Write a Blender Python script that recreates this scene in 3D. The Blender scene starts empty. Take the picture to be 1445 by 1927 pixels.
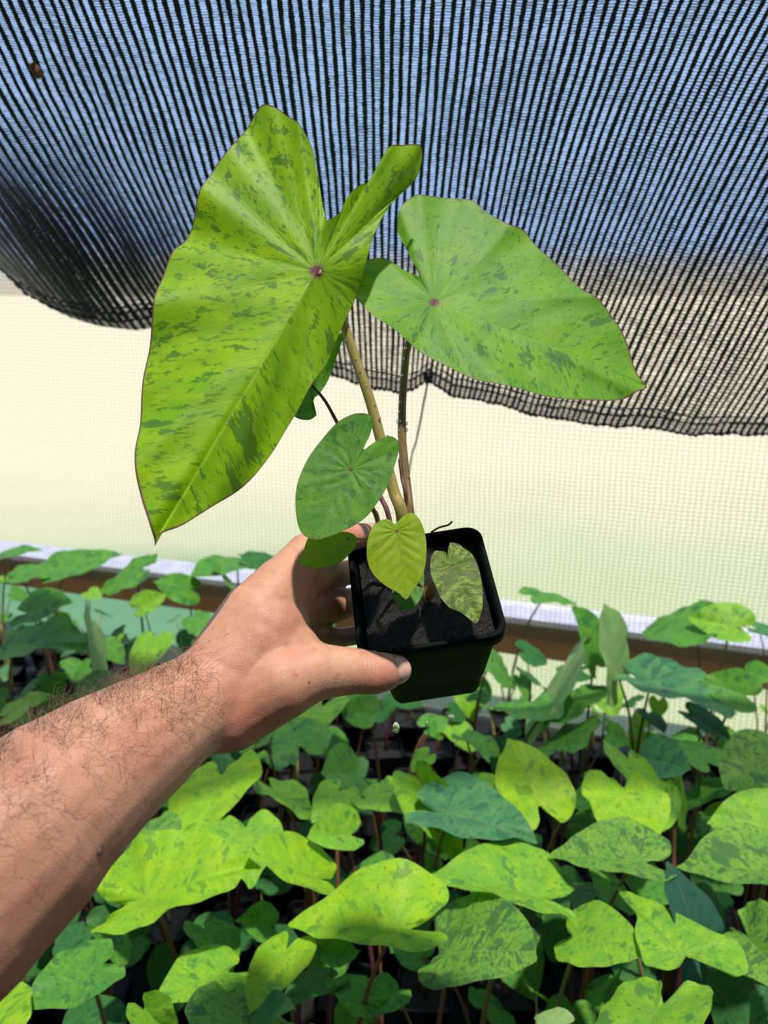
import bpy, bmesh, math, random
from mathutils import Vector, Matrix, noise
random.seed(11)
C = bpy.context.scene.collection
S = bpy.context.scene
PI = math.pi

# ------------------------------------------------------------------ camera
F = 1412.0
PITCH = math.radians(17.0)
CAM = Vector((0, 0, 1.12))
cd = bpy.data.cameras.new('camera'); cam = bpy.data.objects.new('camera', cd); C.objects.link(cam)
cam.location = CAM; cam.rotation_euler = (PI/2 - PITCH, 0, 0)
cd.sensor_fit = 'VERTICAL'; cd.sensor_height = 36.0; cd.lens = 36.0*F/1927.0; cd.clip_start = 0.02
cd.dof.use_dof = True; cd.dof.focus_distance = 0.45; cd.dof.aperture_fstop = 9.5
S.camera = cam
RX = Vector((1, 0, 0)); FW = Vector((0, math.cos(PITCH), -math.sin(PITCH))); UP = Vector((0, math.sin(PITCH), math.cos(PITCH)))
def at(px, py, d):
    return CAM + d*(FW + RX*((px-722.5)/F) + UP*((963.5-py)/F))
def atz(px, py, z):
    r = FW + RX*((px-722.5)/F) + UP*((963.5-py)/F)
    return CAM + r*((z-CAM.z)/r.z)
def depth(p): return (p-CAM).dot(FW)

# ------------------------------------------------------------------ view, sky, sun
S.view_settings.view_transform = 'Standard'; S.view_settings.look = 'None'
S.view_settings.exposure = 0.0; S.view_settings.gamma = 1.0
w = bpy.data.worlds.new('sky'); S.world = w; w.use_nodes = True
nt = w.node_tree; nt.nodes.clear()
o = nt.nodes.new('ShaderNodeOutputWorld'); bg = nt.nodes.new('ShaderNodeBackground'); tc = nt.nodes.new('ShaderNodeTexCoord')
sx = nt.nodes.new('ShaderNodeSeparateXYZ'); rp = nt.nodes.new('ShaderNodeValToRGB')
nt.links.new(tc.outputs['Generated'], sx.inputs[0]); nt.links.new(sx.outputs['Z'], rp.inputs[0])
mr = nt.nodes.new('ShaderNodeMapRange'); mr.inputs['From Min'].default_value = -.35; mr.inputs['From Max'].default_value = .15
nt.links.new(sx.outputs['Y'], mr.inputs['Value'])
mx = nt.nodes.new('ShaderNodeMix'); mx.data_type = 'RGBA'; mx.inputs[6].default_value = (.11, .12, .12, 1)  # dark unseen surroundings behind the camera, added to cut the sky fill
nt.links.new(mr.outputs[0], mx.inputs[0]); nt.links.new(rp.outputs[0], mx.inputs[7])
nt.links.new(mx.outputs[2], bg.inputs[0]); nt.links.new(bg.outputs[0], o.inputs[0])
e = rp.color_ramp.elements
e[0].position = 0.0; e[0].color = (.80, .72, .58, 1)
e[1].position = 0.6; e[1].color = (.45, .70, 1.08, 1)
m_ = e.new(.045); m_.color = (.42, .62, 1.0, 1)
bg.inputs[1].default_value = 1.0
sd = bpy.data.lights.new('sun', 'SUN'); sd.energy = 5.2; sd.angle = math.radians(2.5); sd.color = (1, .95, .86)
so = bpy.data.objects.new('sun', sd); C.objects.link(so)
sun_from = Vector((.12, -.19, 1.2)).normalized()
so.rotation_euler = sun_from.to_track_quat('Z', 'Y').to_euler()

# ------------------------------------------------------------------ helpers
def tag(o, label=None, cat=None, group=None, kind=None):
    if label: o['label'] = label
    if cat: o['category'] = cat
    if group: o['group'] = group
    if kind: o['kind'] = kind
    return o
def empty(name, loc=(0, 0, 0)):
    o = bpy.data.objects.new(name, None); C.objects.link(o); o.location = loc; o.empty_display_size = .05
    return o
def mesh(name, vs, fs, mat, parent=None, smooth=True, attrs=None):
    me = bpy.data.meshes.new(name); me.from_pydata([tuple(v) for v in vs], [], fs); me.update()
    if smooth: me.polygons.foreach_set('use_smooth', [True]*len(me.polygons))
    if mat: me.materials.append(mat)
    for an, data in (attrs or {}).items():
        a = me.attributes.new(an, 'FLOAT_VECTOR', 'POINT')
        a.data.foreach_set('vector', [c for v in data for c in v])
    o = bpy.data.objects.new(name, me); C.objects.link(o)
    if parent:
        o.parent = parent; o.matrix_parent_inverse = Matrix.Translation(-parent.location)
    return o
def catmull(pts, n, closed=False):
    P = [Vector(p) for p in pts]; N = len(P); out = []
    segs = N if closed else N-1
    for i in range(n):
        f = i*segs/(n if closed else (n-1)); k = min(int(f), segs-1); t = f-k
        g = (lambda j: P[j % N]) if closed else (lambda j: P[max(0, min(N-1, j))])
        a, b, c, d = g(k-1), g(k), g(k+1), g(k+2)
        out.append(.5*((2*b)+(c-a)*t+(2*a-5*b+4*c-d)*t*t+(3*b-a-3*c+d)*t**3))
    return out
def tube_data(path, rads, seg=8, vs=None, fs=None, cap=True, squash=None):
    vs = [] if vs is None else vs; fs = [] if fs is None else fs
    n = len(path); base = len(vs); nrm = None
    for i, p in enumerate(path):
        t = (path[min(i+1, n-1)]-path[max(i-1, 0)])
        t = t.normalized() if t.length > 1e-9 else Vector((0, 0, 1))
        if nrm is None:
            nrm = t.orthogonal().normalized()
        else:
            nrm = (nrm - t*nrm.dot(t)).normalized()
        b = t.cross(nrm); r = rads[i] if hasattr(rads, '__len__') else rads
        for k in range(seg):
            a = 2*PI*k/seg
            vs.append(p+nrm*(r*math.cos(a))+b*(r*math.sin(a)))
    for i in range(n-1):
        for k in range(seg):
            a = base+i*seg+k; b = base+i*seg+(k+1) % seg
            fs.append((a, b, b+seg, a+seg))
    if cap:
        fs.append(tuple(base+k for k in range(seg))[::-1]); fs.append(tuple(base+(n-1)*seg+k for k in range(seg)))
    return vs, fs
def box_data(c, hx, hy, hz, vs, fs):
    b = len(vs); c = Vector(c)
    for sz in (-1, 1):
        for sx_, sy in ((-1, -1), (1, -1), (1, 1), (-1, 1)):
            vs.append(c+sx_*hx+sy*hy+sz*hz)
    for f in ((0, 3, 2, 1), (4, 5, 6, 7), (0, 1, 5, 4), (1, 2, 6, 5), (2, 3, 7, 6), (3, 0, 4, 7)): fs.append(tuple(b+i for i in f))

# ------------------------------------------------------------------ node helper
class NT:
    def __init__(s, name):
        s.m = bpy.data.materials.new(name); s.m.use_nodes = True; s.t = s.m.node_tree; s.t.nodes.clear()
        s.out = s.t.nodes.new('ShaderNodeOutputMaterial')
    def n(s, typ, **kw):
        nd = s.t.nodes.new(typ)
        for k, v in kw.items(): setattr(nd, k, v)
        return nd
    def put(s, sock, v):
        if hasattr(v, 'node'): s.t.links.new(v, sock)
        elif v is not None:
            sock.default_value = v
    def math(s, op, a, b=None, c=None, clamp=False):
        nd = s.n('ShaderNodeMath', operation=op); nd.use_clamp = clamp
        s.put(nd.inputs[0], a)
        if b is not None: s.put(nd.inputs[1], b)
        if c is not None: s.put(nd.inputs[2], c)
        return nd.outputs[0]
    def step(s, v, lo, hi, a=0., b=1.):
        nd = s.n('ShaderNodeMapRange', interpolation_type='SMOOTHSTEP')
        s.put(nd.inputs['Value'], v); s.put(nd.inputs['From Min'], lo); s.put(nd.inputs['From Max'], hi)
        s.put(nd.inputs['To Min'], a); s.put(nd.inputs['To Max'], b); return nd.outputs[0]
    def mix(s, f, a, b):
        nd = s.n('ShaderNodeMix', data_type='RGBA')
        s.put(nd.inputs[0], f); s.put(nd.inputs[6], a); s.put(nd.inputs[7], b); return nd.outputs[2]
    def vec(s, x, y, z):
        nd = s.n('ShaderNodeCombineXYZ'); s.put(nd.inputs[0], x); s.put(nd.inputs[1], y); s.put(nd.inputs[2], z); return nd.outputs[0]
    def xyz(s, v):
        nd = s.n('ShaderNodeSeparateXYZ'); s.put(nd.inputs[0], v); return nd.outputs
    def noise(s, v, scale, detail=2., rough=.5, col=False):
        nd = s.n('ShaderNodeTexNoise'); s.put(nd.inputs['Vector'], v)
        nd.inputs['Scale'].default_value = scale; nd.inputs['Detail'].default_value = detail; nd.inputs['Roughness'].default_value = rough
        return nd.outputs[1 if col else 0]
    def attr(s, name): return s.n('ShaderNodeAttribute', attribute_name=name).outputs['Vector']
    def obj(s): return s.n('ShaderNodeTexCoord').outputs['Object']
    def bump(s, h, st=.3, dist=.001):
        nd = s.n('ShaderNodeBump'); nd.inputs['Strength'].default_value = st; nd.inputs['Distance'].default_value = dist
        s.put(nd.inputs['Height'], h); return nd.outputs[0]
    def pbr(s, col, rough=.5, normal=None, spec=.5, **kw):
        nd = s.n('ShaderNodeBsdfPrincipled'); s.put(nd.inputs['Base Color'], col); s.put(nd.inputs['Roughness'], rough)
        nd.inputs['Specular IOR Level'].default_value = spec
        if normal is not None: s.put(nd.inputs['Normal'], normal)
        for k, v in kw.items(): s.put(nd.inputs[k.replace('_', ' ')], v)
        return nd.outputs[0]
    def mixs(s, f, a, b):
        nd = s.n('ShaderNodeMixShader'); s.put(nd.inputs[0], f); s.t.links.new(a, nd.inputs[1]); s.t.links.new(b, nd.inputs[2]); return nd.outputs[0]
    def surf(s, sh): s.t.links.new(sh, s.out.inputs[0]); return s.m

def c4(*a): return (*a, 1)
def simple(name, col, rough=.5, nscale=0, col2=None, bump=0, spec=.5, bscale=None, bdist=.001):
    g = NT(name); co = g.obj(); c = c4(*col)
    if col2: c = g.mix(g.step(g.noise(co, nscale, 4), .35, .65), c4(*col), c4(*col2))
    nb = g.bump(g.noise(co, bscale or nscale, 4), bump, bdist) if bump else None
    return g.surf(g.pbr(c, rough, nb, spec))

# ------------------------------------------------------------------ leaf material
def leaf_mat(name, lime, dark, yellow, spot=.62, speck=.62, purple=True, trans=.38, dots=1.0, rough=.42, bloom=0.):
    g = NT(name)
    v = g.xyz(g.attr('leafco')); x, y, t = v[0], v[1], v[2]
    rnd = g.n('ShaderNodeObjectInfo').outputs['Random']
    ay = g.math('ABSOLUTE', y)
    r = g.math('SQRT', g.math('ADD', g.math('MULTIPLY', x, x), g.math('MULTIPLY', y, y)))
    c = g.math('SUBTRACT', x, g.math('MULTIPLY', ay, .8))
    th = g.math('ARCTAN2', ay, x)
    pos = g.math('GREATER_THAN', c, 0.)
    neg = g.math('MULTIPLY', g.math('SUBTRACT', .896, th), .45)
    across = g.math('ADD', g.math('MULTIPLY', pos, c), g.math('MULTIPLY', g.math('SUBTRACT', 1., pos), neg))
    sg = g.math('MULTIPLY', g.math('SIGN', y), 3.7)
    off = g.math('ADD', sg, g.math('MULTIPLY', rnd, 40.))
    nv = g.vec(across, g.math('MULTIPLY', r, .62), off)
    # wobble so that blotches get ragged edges
    big = g.noise(nv, 7.5 if purple else 5., 5, .6)
    mid = g.noise(g.vec(across, g.math('MULTIPLY', r, .68), g.math('ADD', off, 9.)), 18, 4, .65)
    sm = g.noise(g.vec(across, g.math('MULTIPLY', r, .55), g.math('ADD', off, 5.)), 48, 3, .6)
    bm_ = g.step(big, spot, spot+.015)
    mm = g.step(mid, speck+.02, speck+.045)
    ss = g.math('MULTIPLY', g.step(sm, speck-.02, speck+.05), .8*dots)
    mask = g.math('MAXIMUM', g.math('MAXIMUM', bm_, g.math('MULTIPLY', mm, dots)), ss)
    tone = g.noise(g.vec(across, r, off), 5, 4, .6)
    base = g.mix(g.step(tone, .35, .68), c4(*lime), c4(*yellow))
    fine = g.noise(g.vec(across, g.math('MULTIPLY', r, .6), off), 90, 3, .7)
    base = g.mix(g.step(fine, .5, .8, 0., .35), base, c4(*dark))
    col = g.mix(g.math('MULTIPLY', mask, .74), base, c4(*dark))
    # veins
    d1 = g.math('MULTIPLY', g.math('ABSOLUTE', g.math('SUBTRACT', g.math('FRACT', g.math('ADD', g.math('DIVIDE', c, .17), .5)), .5)), .17)
    d2 = g.math('MULTIPLY', g.math('MULTIPLY', g.math('ABSOLUTE', g.math('SUBTRACT', g.math('FRACT', g.math('ADD', g.math('DIVIDE', g.math('SUBTRACT', th, .896), .52), .5)), .5)), .52), r)
    dl = g.math('ADD', g.math('MULTIPLY', pos, d1), g.math('MULTIPLY', g.math('SUBTRACT', 1., pos), d2))
    wl = g.math('MULTIPLY', g.math('SUBTRACT', 1.1, t), .007)
    lat = g.step(dl, 0., wl, 1., 0.)
    xm = g.math('GREATER_THAN', x, -.02)
    midr = g.math('MULTIPLY', g.step(ay, .001, g.math('ADD', .004, g.math('MULTIPLY', g.math('SUBTRACT', 1.05, x), .012)), 1., 0.), xm)
    vein = g.math('MAXIMUM', g.math('MULTIPLY', lat, .28), g.math('MULTIPLY', midr, .45))
    pale = tuple(min(1., a*.6+b) for a, b in zip(yellow, (.12, .18, .06)))
    col = g.mix(g.math('MULTIPLY', vein, .55 if purple else 1.1), col, c4(*pale))
    if purple:
        col = g.mix(g.step(r, .012, .035, .95, 0.), col, (.16, .03, .07, 1))
        col = g.mix(g.step(t, .987, .996), col, (.17, .07, .05, 1))
    else:
        col = g.mix(g.step(t, .985, 1., 0., .6), col, c4(*pale))
    hgt = g.math('ADD', g.math('MULTIPLY', vein, -.8), g.math('MULTIPLY', fine, .35))
    nb = g.bump(hgt, .35, .0008)
    p = g.pbr(col, rough+.06, nb, .22, Sheen_Weight=bloom, Sheen_Roughness=.5)
    tr = g.n('ShaderNodeBsdfTranslucent'); hs = g.n('ShaderNodeHueSaturation'); hs.inputs['Hue'].default_value = .488
    hs.inputs['Saturation'].default_value = 1.12; hs.inputs['Value'].default_value = 1.15
    g.t.links.new(col, hs.inputs['Color']); g.t.links.new(hs.outputs[0], tr.inputs[0]); g.t.links.new(nb, tr.inputs['Normal'])
    return g.surf(g.mixs(trans, p, tr.outputs[0]))
LM = {
 'hero': leaf_mat('leaf_lime_mottled', (.19, .40, .008), (.045, .15, .022), (.31, .53, .008), .61, .58),
 'hero2': leaf_mat('leaf_green_mottled', (.12, .32, .022), (.035, .145, .032), (.19, .41, .016), .62, .60),
 'small': leaf_mat('leaf_mid_green', (.075, .25, .028), (.03, .125, .028), (.12, .32, .025), .58, .59),
 'yel': leaf_mat('leaf_yellow_green', (.19, .33, .004), (.09, .20, .006), (.25, .40, .006), .66, .61, trans=.3),
 'light': leaf_mat('leaf_pale_green', (.18, .40, .04), (.09, .26, .04), (.24, .46, .04), .68, .67),
 'dark': leaf_mat('leaf_dark_speckled', (.22, .36, .04), (.035, .09, .025), (.34, .46, .08), .51, .50),
 'b_lime': leaf_mat('bed_leaf_lime', (.19, .46, .045), (.07, .22, .055), (.30, .56, .035), .595, .585, False),
 'b_bright': leaf_mat('bed_leaf_bright_yellow', (.25, .52, .025), (.11, .28, .04), (.38, .62, .02), .60, .59, False),
 'b_mid': leaf_mat('bed_leaf_mid_green', (.085, .30, .045), (.035, .14, .05), (.15, .38, .04), .58, .58, False),
 'b_mott': leaf_mat('bed_leaf_mottled', (.16, .38, .05), (.035, .12, .055), (.24, .46, .05), .56, .545, False),
 'b_teal': leaf_mat('bed_leaf_blue_green', (.06, .23, .09), (.025, .11, .07), (.11, .32, .09), .57, .59, False, bloom=.15),
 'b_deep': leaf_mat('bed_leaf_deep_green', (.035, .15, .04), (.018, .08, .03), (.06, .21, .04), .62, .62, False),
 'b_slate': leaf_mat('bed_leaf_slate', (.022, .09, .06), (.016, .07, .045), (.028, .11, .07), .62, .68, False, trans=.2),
}
def stem_mat(name, a, b, c_, sc=1):
    g = NT(name); co = g.attr('stemco'); v = g.xyz(co)
    n1 = g.noise(g.vec(v[0], g.math('MULTIPLY', v[1], 7.), v[2]), 3*sc, 5, .65)
    n2 = g.noise(g.vec(v[0], g.math('MULTIPLY', v[1], 2.), v[2]), 14*sc, 4, .7)
    col = g.mix(g.step(n1, .42, .58), c4(*a), c4(*b)); col = g.mix(g.step(n2, .56, .68), col, c4(*c_))
    return g.surf(g.pbr(col, .42, g.bump(n2, .3, .0006), .4))
SM = {'tan': stem_mat('petiole_olive_tan', (.30, .26, .07), (.36, .30, .10), (.13, .06, .035)),
      'dry': stem_mat('petiole_brown_streaked', (.27, .21, .08), (.16, .09, .04), (.06, .015, .015)),
      'purple': stem_mat('petiole_purple', (.14, .04, .06), (.09, .02, .035), (.22, .08, .10)),
      'red': stem_mat('petiole_reddish', (.26, .10, .05), (.20, .12, .05), (.32, .20, .10)),
      'olive': stem_mat('petiole_olive', (.20, .20, .06), (.28, .20, .09), (.10, .06, .03))}

# ------------------------------------------------------------------ leaf builders
def leaf_from(name, outline, J, T, N, mat, parent, rings=18, amp=.0, droop=0., fold=0., ph=0., cup=0., kr=7, tiph=0., vein=.0):
    """outline: list of Vector; J junction; T tip; N normal. radial grid with displacement along N."""
    n = len(outline); a = T-J; L = a.length; ah = a/L; lh = N.cross(ah).normalized()
    vs = []; co = []
    def add(p, t, th):
        q = p-J; x = q.dot(ah)/L
        perp = q-ah*q.dot(ah); y = math.copysign(perp.length, perp.dot(lh))/L
        h = 0.
        h += fold*abs(y)*L*(1 if x > 0 else max(0., 1+x*1.5)) + cup*(y*y+min(x, 0)**2)*L
        h -= droop*max(x, 0)**2*L
        h += amp*L*(t**2.2)*math.sin(kr*th+ph) + amp*.5*L*(t**3)*math.sin((kr*2.3)*th+ph*2.1)
        cc = x-.8*abs(y)
        if vein: h += vein*L*min(1., abs(y)*8)*(1-t**4)*(abs(math.sin(PI*cc/.17)) if cc > 0 else abs(math.sin(PI*(math.atan2(abs(y), x)-.896)/.52)))
        vs.append(p+N*h); co.append((x, y, t))
    add(J, 0., 0.)
    for k in range(1, rings+1):
        t = (k/rings)**.85
        for i in range(n): add(J.lerp(outline[i], t), t, 2*PI*i/n)
    fs = [(0, 1+i, 1+(i+1) % n) for i in range(n)]
    for k in range(rings-1):
        for i in range(n):
            a_ = 1+k*n+i; b_ = 1+k*n+(i+1) % n
            fs.append((a_, a_+n, b_+n, b_))
    o = mesh(name, vs, fs, mat, parent, attrs={'leafco': co})
    return o, vs[0]
HEART = [(1, 0), (.93, .11), (.82, .31), (.66, .56), (.45, .79), (.24, .94), (.04, 1.), (-.16, .96), (-.34, .82), (-.46, .60), (-.47, .38), (-.39, .21), (-.26, .10)]
HEART = HEART + [(-.15, 0)] + [(x, -y) for x, y in HEART[:0:-1]]
OVAL = [(1, 0), (.95, .16), (.84, .42), (.66, .68), (.45, .87), (.24, .98), (.04, 1.), (-.14, .93), (-.26, .76), (-.32, .54), (-.31, .34), (-.25, .17), (-.18, .07)]
OVAL = OVAL + [(-.12, 0)] + [(x, -y) for x, y in OVAL[:0:-1]]
def pose(j, t, w_, z, ratio=.62, d=None, flip=False):
    J = at(j[0], j[1], d) if d else atz(j[0], j[1], z)
    dp = depth(J); k = dp/F
    a2 = Vector((t[0]-j[0], j[1]-t[1]))*k; b2 = Vector((w_[0]-j[0], j[1]-w_[1]))*k
    b2 = b2-a2*.04
    cc = a2.dot(b2); kk = ratio**2*a2.length_squared-b2.length_squared
    u = (-kk+math.sqrt(kk*kk+4*ratio**2*cc*cc))/(2*ratio**2)
    # za*zb = -cc ; zb^2 - r^2 za^2 = kk
    za = math.sqrt(max(u, 0.)); zb = -cc/za if za > 1e-6 else math.sqrt(max(kk, 0.))
    res = []
    for s in (1, -1):
        x = [dp+s*za, dp+s*zb]
        L0 = a2.length_squared+u
        def fn(q):
            A = at(t[0], t[1], q[0])-J; B = at(w_[0], w_[1], q[1])-J-A*.04
            return (A.dot(B)/L0, (B.length_squared-ratio**2*A.length_squared)/L0)
        for it in range(30):
            f0 = fn(x); h = 1e-5; f1 = fn((x[0]+h, x[1])); f2 = fn((x[0], x[1]+h))
            a_, c_ = (f1[0]-f0[0])/h, (f1[1]-f0[1])/h; b_, d_ = (f2[0]-f0[0])/h, (f2[1]-f0[1])/h
            det = a_*d_-b_*c_
            if abs(det) < 1e-9: break
            dx = (-f0[0]*d_+f0[1]*b_)/det; dy = (-a_*f0[1]+c_*f0[0])/det
            x = [x[0]+max(-.02, min(.02, dx*.7)), x[1]+max(-.02, min(.02, dy*.7))]
        x = [max(dp-.16, min(dp+.16, q)) for q in x]
        A = at(t[0], t[1], x[0])-J; B = at(w_[0], w_[1], x[1])-J-A*.04
        N = A.cross(B).normalized()
        if N.dot(CAM-J) < 0: N = -N
        er = fn(x)
        res.append((N.z-3*min(1, abs(er[0])+abs(er[1])), A, B, N))
    res.sort(key=lambda q: -q[0])
    _, A, B, N = res[1 if flip else 0]
    return J, A, B, N
def pix(p):
    d = depth(p); q = p-CAM
    return Vector((722.5+q.dot(RX)/d*F, 963.5-q.dot(UP)/d*F))
def side2(J, A, B, N, k2):
    if k2 >= 1: return -B
    pj = pix(J); pw = pj-(pix(J+B)-pj)*k2; L = B.length*(.55+.45*k2); dj = depth(J); ah = A.normalized()
    c = []
    for q in range(-60, 61):
        v_ = at(pw.x, pw.y, dj+q*.0022)-J
        c.append((abs(v_.length-L)/L-.10*v_.z/L+.3*abs(v_.normalized().dot(ah)), q, v_))
    return min(c, key=lambda e_: e_[0])[2]
def pose_leaf(name, J, A, B, N, mat, parent, B2=None, shape=HEART, seed=0, n=64, rings=14, amp=.032, droop=.18, fold=.08, cup=.05, vein=.006):
    rr = random.Random(seed)
    sgn = 1 if N.dot(A.cross(B)) > 0 else -1
    pts = [J+A*(x*(1+rr.uniform(-.03, .03)))+(B if y >= 0 or B2 is None else -B2)*(y*(1+rr.uniform(-.04, .04))) for x, y in shape]
    out = catmull(pts, n, True)
    return leaf_from(name, out, J, J+A, N, mat, parent, rings, amp*rr.uniform(.4, 1.4), droop*rr.uniform(.3, 1.2), fold*rr.uniform(.2, 1.4), rr.uniform(0, 6), cup*rr.uniform(-.6, 1.2), rr.choice((5, 6, 7)), vein=vein)
def petiole(name, pts, r0, r1, mat, parent, n=18, seg=10, bumps=0.):
    P = catmull(pts, n); vs, fs = [], []
    R = [r0+(r1-r0)*i/(n-1)+(bumps*random.uniform(-1, 1)) for i in range(n)]
    tube_data(P, R, seg, vs, fs)
    co = []; sd_ = random.uniform(0, 20)
    for i in range(n):
        for k in range(seg): co.append((i/n*3, math.sin(2*PI*k/seg)*.6+sd_, math.cos(2*PI*k/seg)*.6))
    return mesh(name, vs, fs, mat, parent, attrs={'stemco': co})

# ================================================================== SETTING
RZ = .30
Lr = atz(0, 1046, RZ); Rr = atz(1445, 1228, RZ)
wd = (Rr-Lr); wd.z = 0; wdl = wd.length; wd.normalize()
wn = Vector((wd.y, -wd.x, 0))          # toward the camera
wL = Vector((Lr.x, Lr.y, 0))-wd*2.2; wR = Vector((Rr.x, Rr.y, 0))+wd*1.6
g = NT('weed_mat_black'); co = g.obj(); nn = g.noise(co, 40, 4)
M_floor = g.surf(g.pbr(g.mix(nn, (.006, .007, .008, 1), (.022, .022, .02, 1)), .45, g.bump(g.noise(co, 300, 3), .4, .002), .08))
fl = mesh('floor', [(-3, -1.2, 0), (wL-wn*.02), (wR-wn*.02), (3, -1.2, 0)], [(0, 3, 2, 1)], M_floor, smooth=False); tag(fl, kind='structure')
g = NT('outside_ground'); co = g.obj(); v = g.xyz(co)
n1 = g.noise(co, .9, 4, .6); n2 = g.noise(co, 60, 3)
dist = g.math('ADD', v[1], g.math('MULTIPLY', n1, 2.))
cg = g.mix(g.step(dist, 3.2, 6.2), (.45, .50, .30, 1), (.72, .63, .48, 1))
patch = g.math('MULTIPLY', g.step(v[0], -.7, .1, 1., 0.), g.step(v[1], 2.7, 3.3, 1., 0.))
cg = g.mix(patch, cg, (.09, .27, .15, 1))
cg = g.mix(g.math('MULTIPLY', n2, .2), cg, (.45, .46, .25, 1))
M_out = g.surf(g.pbr(cg, .9, None, .1))
gr = mesh('outside_lawn', [(-40, -1, -.012), (40, -1, -.012), (60, 70, -.012), (-60, 70, -.012)], [(0, 1, 2, 3)], M_out, smooth=False); tag(gr, kind='structure')

# pale mesh wall
def net_shader(name, cell, cream, gray, opac, line):
    g = NT(name); v = g.xyz(g.attr('netco'))
    wob = g.noise(g.vec(v[0], v[1], 0.), 9, 2)
    u_ = g.math('ADD', g.math('DIVIDE', v[0], cell), g.math('MULTIPLY', wob, .9)); v_ = g.math('ADD', g.math('DIVIDE', v[1], cell*.8), g.math('MULTIPLY', wob, .9))
    fu = g.math('ABSOLUTE', g.math('SUBTRACT', g.math('FRACT', u_), .5)); fv = g.math('ABSOLUTE', g.math('SUBTRACT', g.math('FRACT', v_), .5))
    ln = g.math('MAXIMUM', g.step(fu, .34, .46), g.step(fv, .30, .44))
    col = g.mix(g.math('MULTIPLY', ln, line), c4(*cream), c4(*gray))
    d = g.n('ShaderNodeBsdfDiffuse'); g.put(d.inputs[0], col); t = g.n('ShaderNodeBsdfTranslucent'); g.put(t.inputs[0], col)
    s1 = g.mixs(.45, d.outputs[0], t.outputs[0]); tr = g.n('ShaderNodeBsdfTransparent')
    al = g.math('ADD', opac, g.math('MULTIPLY', ln, .38))
    return g.surf(g.mixs(al, tr.outputs[0], s1))
M_wall = net_shader('pale_netting', .0125, (.92, .84, .62), (.26, .25, .19), .13, 1.)
vs, fs, nc = [], [], []
NX, NZ = 60, 24; WH = 1.18
for j in range(NZ+1):
    for i in range(NX+1):
        u = i/NX; z = -.005+WH*j/NZ; p = wL.lerp(wR, u); ln_ = (wR-wL).length
        b = .02*math.sin(u*9+z*1.3)*min(1, max(0, (z-.3))*2)
        vs.append(Vector((p.x, p.y, z))+wn*b); nc.append((u*ln_, z, 0))
for j in range(NZ):
    for i in range(NX): a = j*(NX+1)+i; fs.append((a, a+1, a+NX+2, a+NX+1))
wl = mesh('wall_back', vs, fs, M_wall, attrs={'netco': nc}); tag(wl, kind='structure')

# rail behind the netting
M_wood = simple('brown_timber', (.30, .10, .018), .7, 14, (.38, .15, .03), .3)
M_white = simple('sunlit_rail_top_white', (.72, .70, .80), .5, 20, (.60, .58, .70), .2)  # timber's sunlit, sky-reflecting top face, its brightness painted as a white strip
mid = (wL+wR)/2; hl = (wR-wL)/2
vs, fs = [], []
box_data(Vector((mid.x, mid.y, RZ-.055))-wn*.045, hl, -wn*.03, Vector((0, 0, .048)), vs, fs)
rail = mesh('timber_rail', vs, fs, M_wood, smooth=False)
tag(rail, 'brown timber rail running along the foot of the pale netting', 'timber rail')
vs, fs = [], []
box_data(Vector((mid.x, mid.y, RZ-.004))-wn*.062, hl, -wn*.052, Vector((0, 0, .008)), vs, fs)
cap = mesh('sunlit_rail_top', vs, fs, M_white, rail, smooth=False); cap['label'] = 'bluish white strip painted as the sunlit top of the rail'

# ------------------------------------------------------------------ black shade net
EDGE = [(-500, 330), (-260, 400), (-90, 445), (0, 505), (50, 556), (100, 582), (160, 598), (230, 604), (300, 596), (400, 625), (500, 668), (600, 700), (660, 715), (705, 733), (745, 742), (775, 733), (805, 712), (830, 730), (850, 745), (900, 752), (950, 765), (1000, 780), (1150, 803), (1300, 817), (1445, 815), (1700, 806), (2000, 780), (2400, 740)]
def edge_y(x):
    for (x0, y0), (x1, y1) in zip(EDGE, EDGE[1:]):
        if x0 <= x <= x1: return y0+(y1-y0)*(x-x0)/(x1-x0)
    return EDGE[-1][1]
TB = [(-1100, -430), (-700, -260), (-330, 0), (0, 290), (400, 555), (720, 718), (1100, 910), (1445, 1110), (1900, 1445), (2400, 1800)]
def botx(xt):
    for (x0, y0), (x1, y1) in zip(TB, TB[1:]):
        if x0 <= xt <= x1: return y0+(y1-y0)*(xt-x0)/(x1-x0)
    return TB[-1][1]
def net_pt(xt, v):
    xb = botx(xt); yb = edge_y(xb)
    xt2 = xt+(xt-722)*.2; yt = -160
    # depth: near at the top, far at the hem, hem of the left bulge curls away
    dT = .64; lf = max(0., min(1., (420-xb)/420.)); dB = 1.16+.22*lf*lf
    px = xt2+(xb-xt2)*(v+.10*math.sin(PI*v)*(-.6 if xt < 722 else .35)*min(1., abs(xt-722)/700))
    py = yt+(yb-yt)*v
    d = dT+(dB-dT)*(max(v, 0.)**1.15)-.05*math.sin(PI*v)*(1+lf)
    p = at(px, py, d)
    p += Vector((0, 0, 1))*(.006*noise.noise(Vector((xt*.006, v*5, 0)))) + FW*(.02*noise.noise(Vector((xt*.003, v*3, 4.))))
    return p
g = NT('black_shade_netting'); v = g.xyz(g.attr('netco'))
ww = g.math('MULTIPLY', g.math('SUBTRACT', g.noise(g.vec(v[0], g.math('MULTIPLY', v[1], .05), 0.), .9, 2), .5), .5)
u_ = g.math('ADD', v[0], ww)
jit = g.noise(g.vec(v[0], g.math('MULTIPLY', v[1], .9), 0.), 1.0, 3, .7)
fu = g.math('ABSOLUTE', g.math('SUBTRACT', g.math('FRACT', u_), .5))
col_ = g.math('FLOOR', u_)
wn1 = g.n('ShaderNodeTexWhiteNoise', noise_dimensions='2D'); g.put(wn1.inputs['Vector'], g.vec(col_, 0., 0.))
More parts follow.
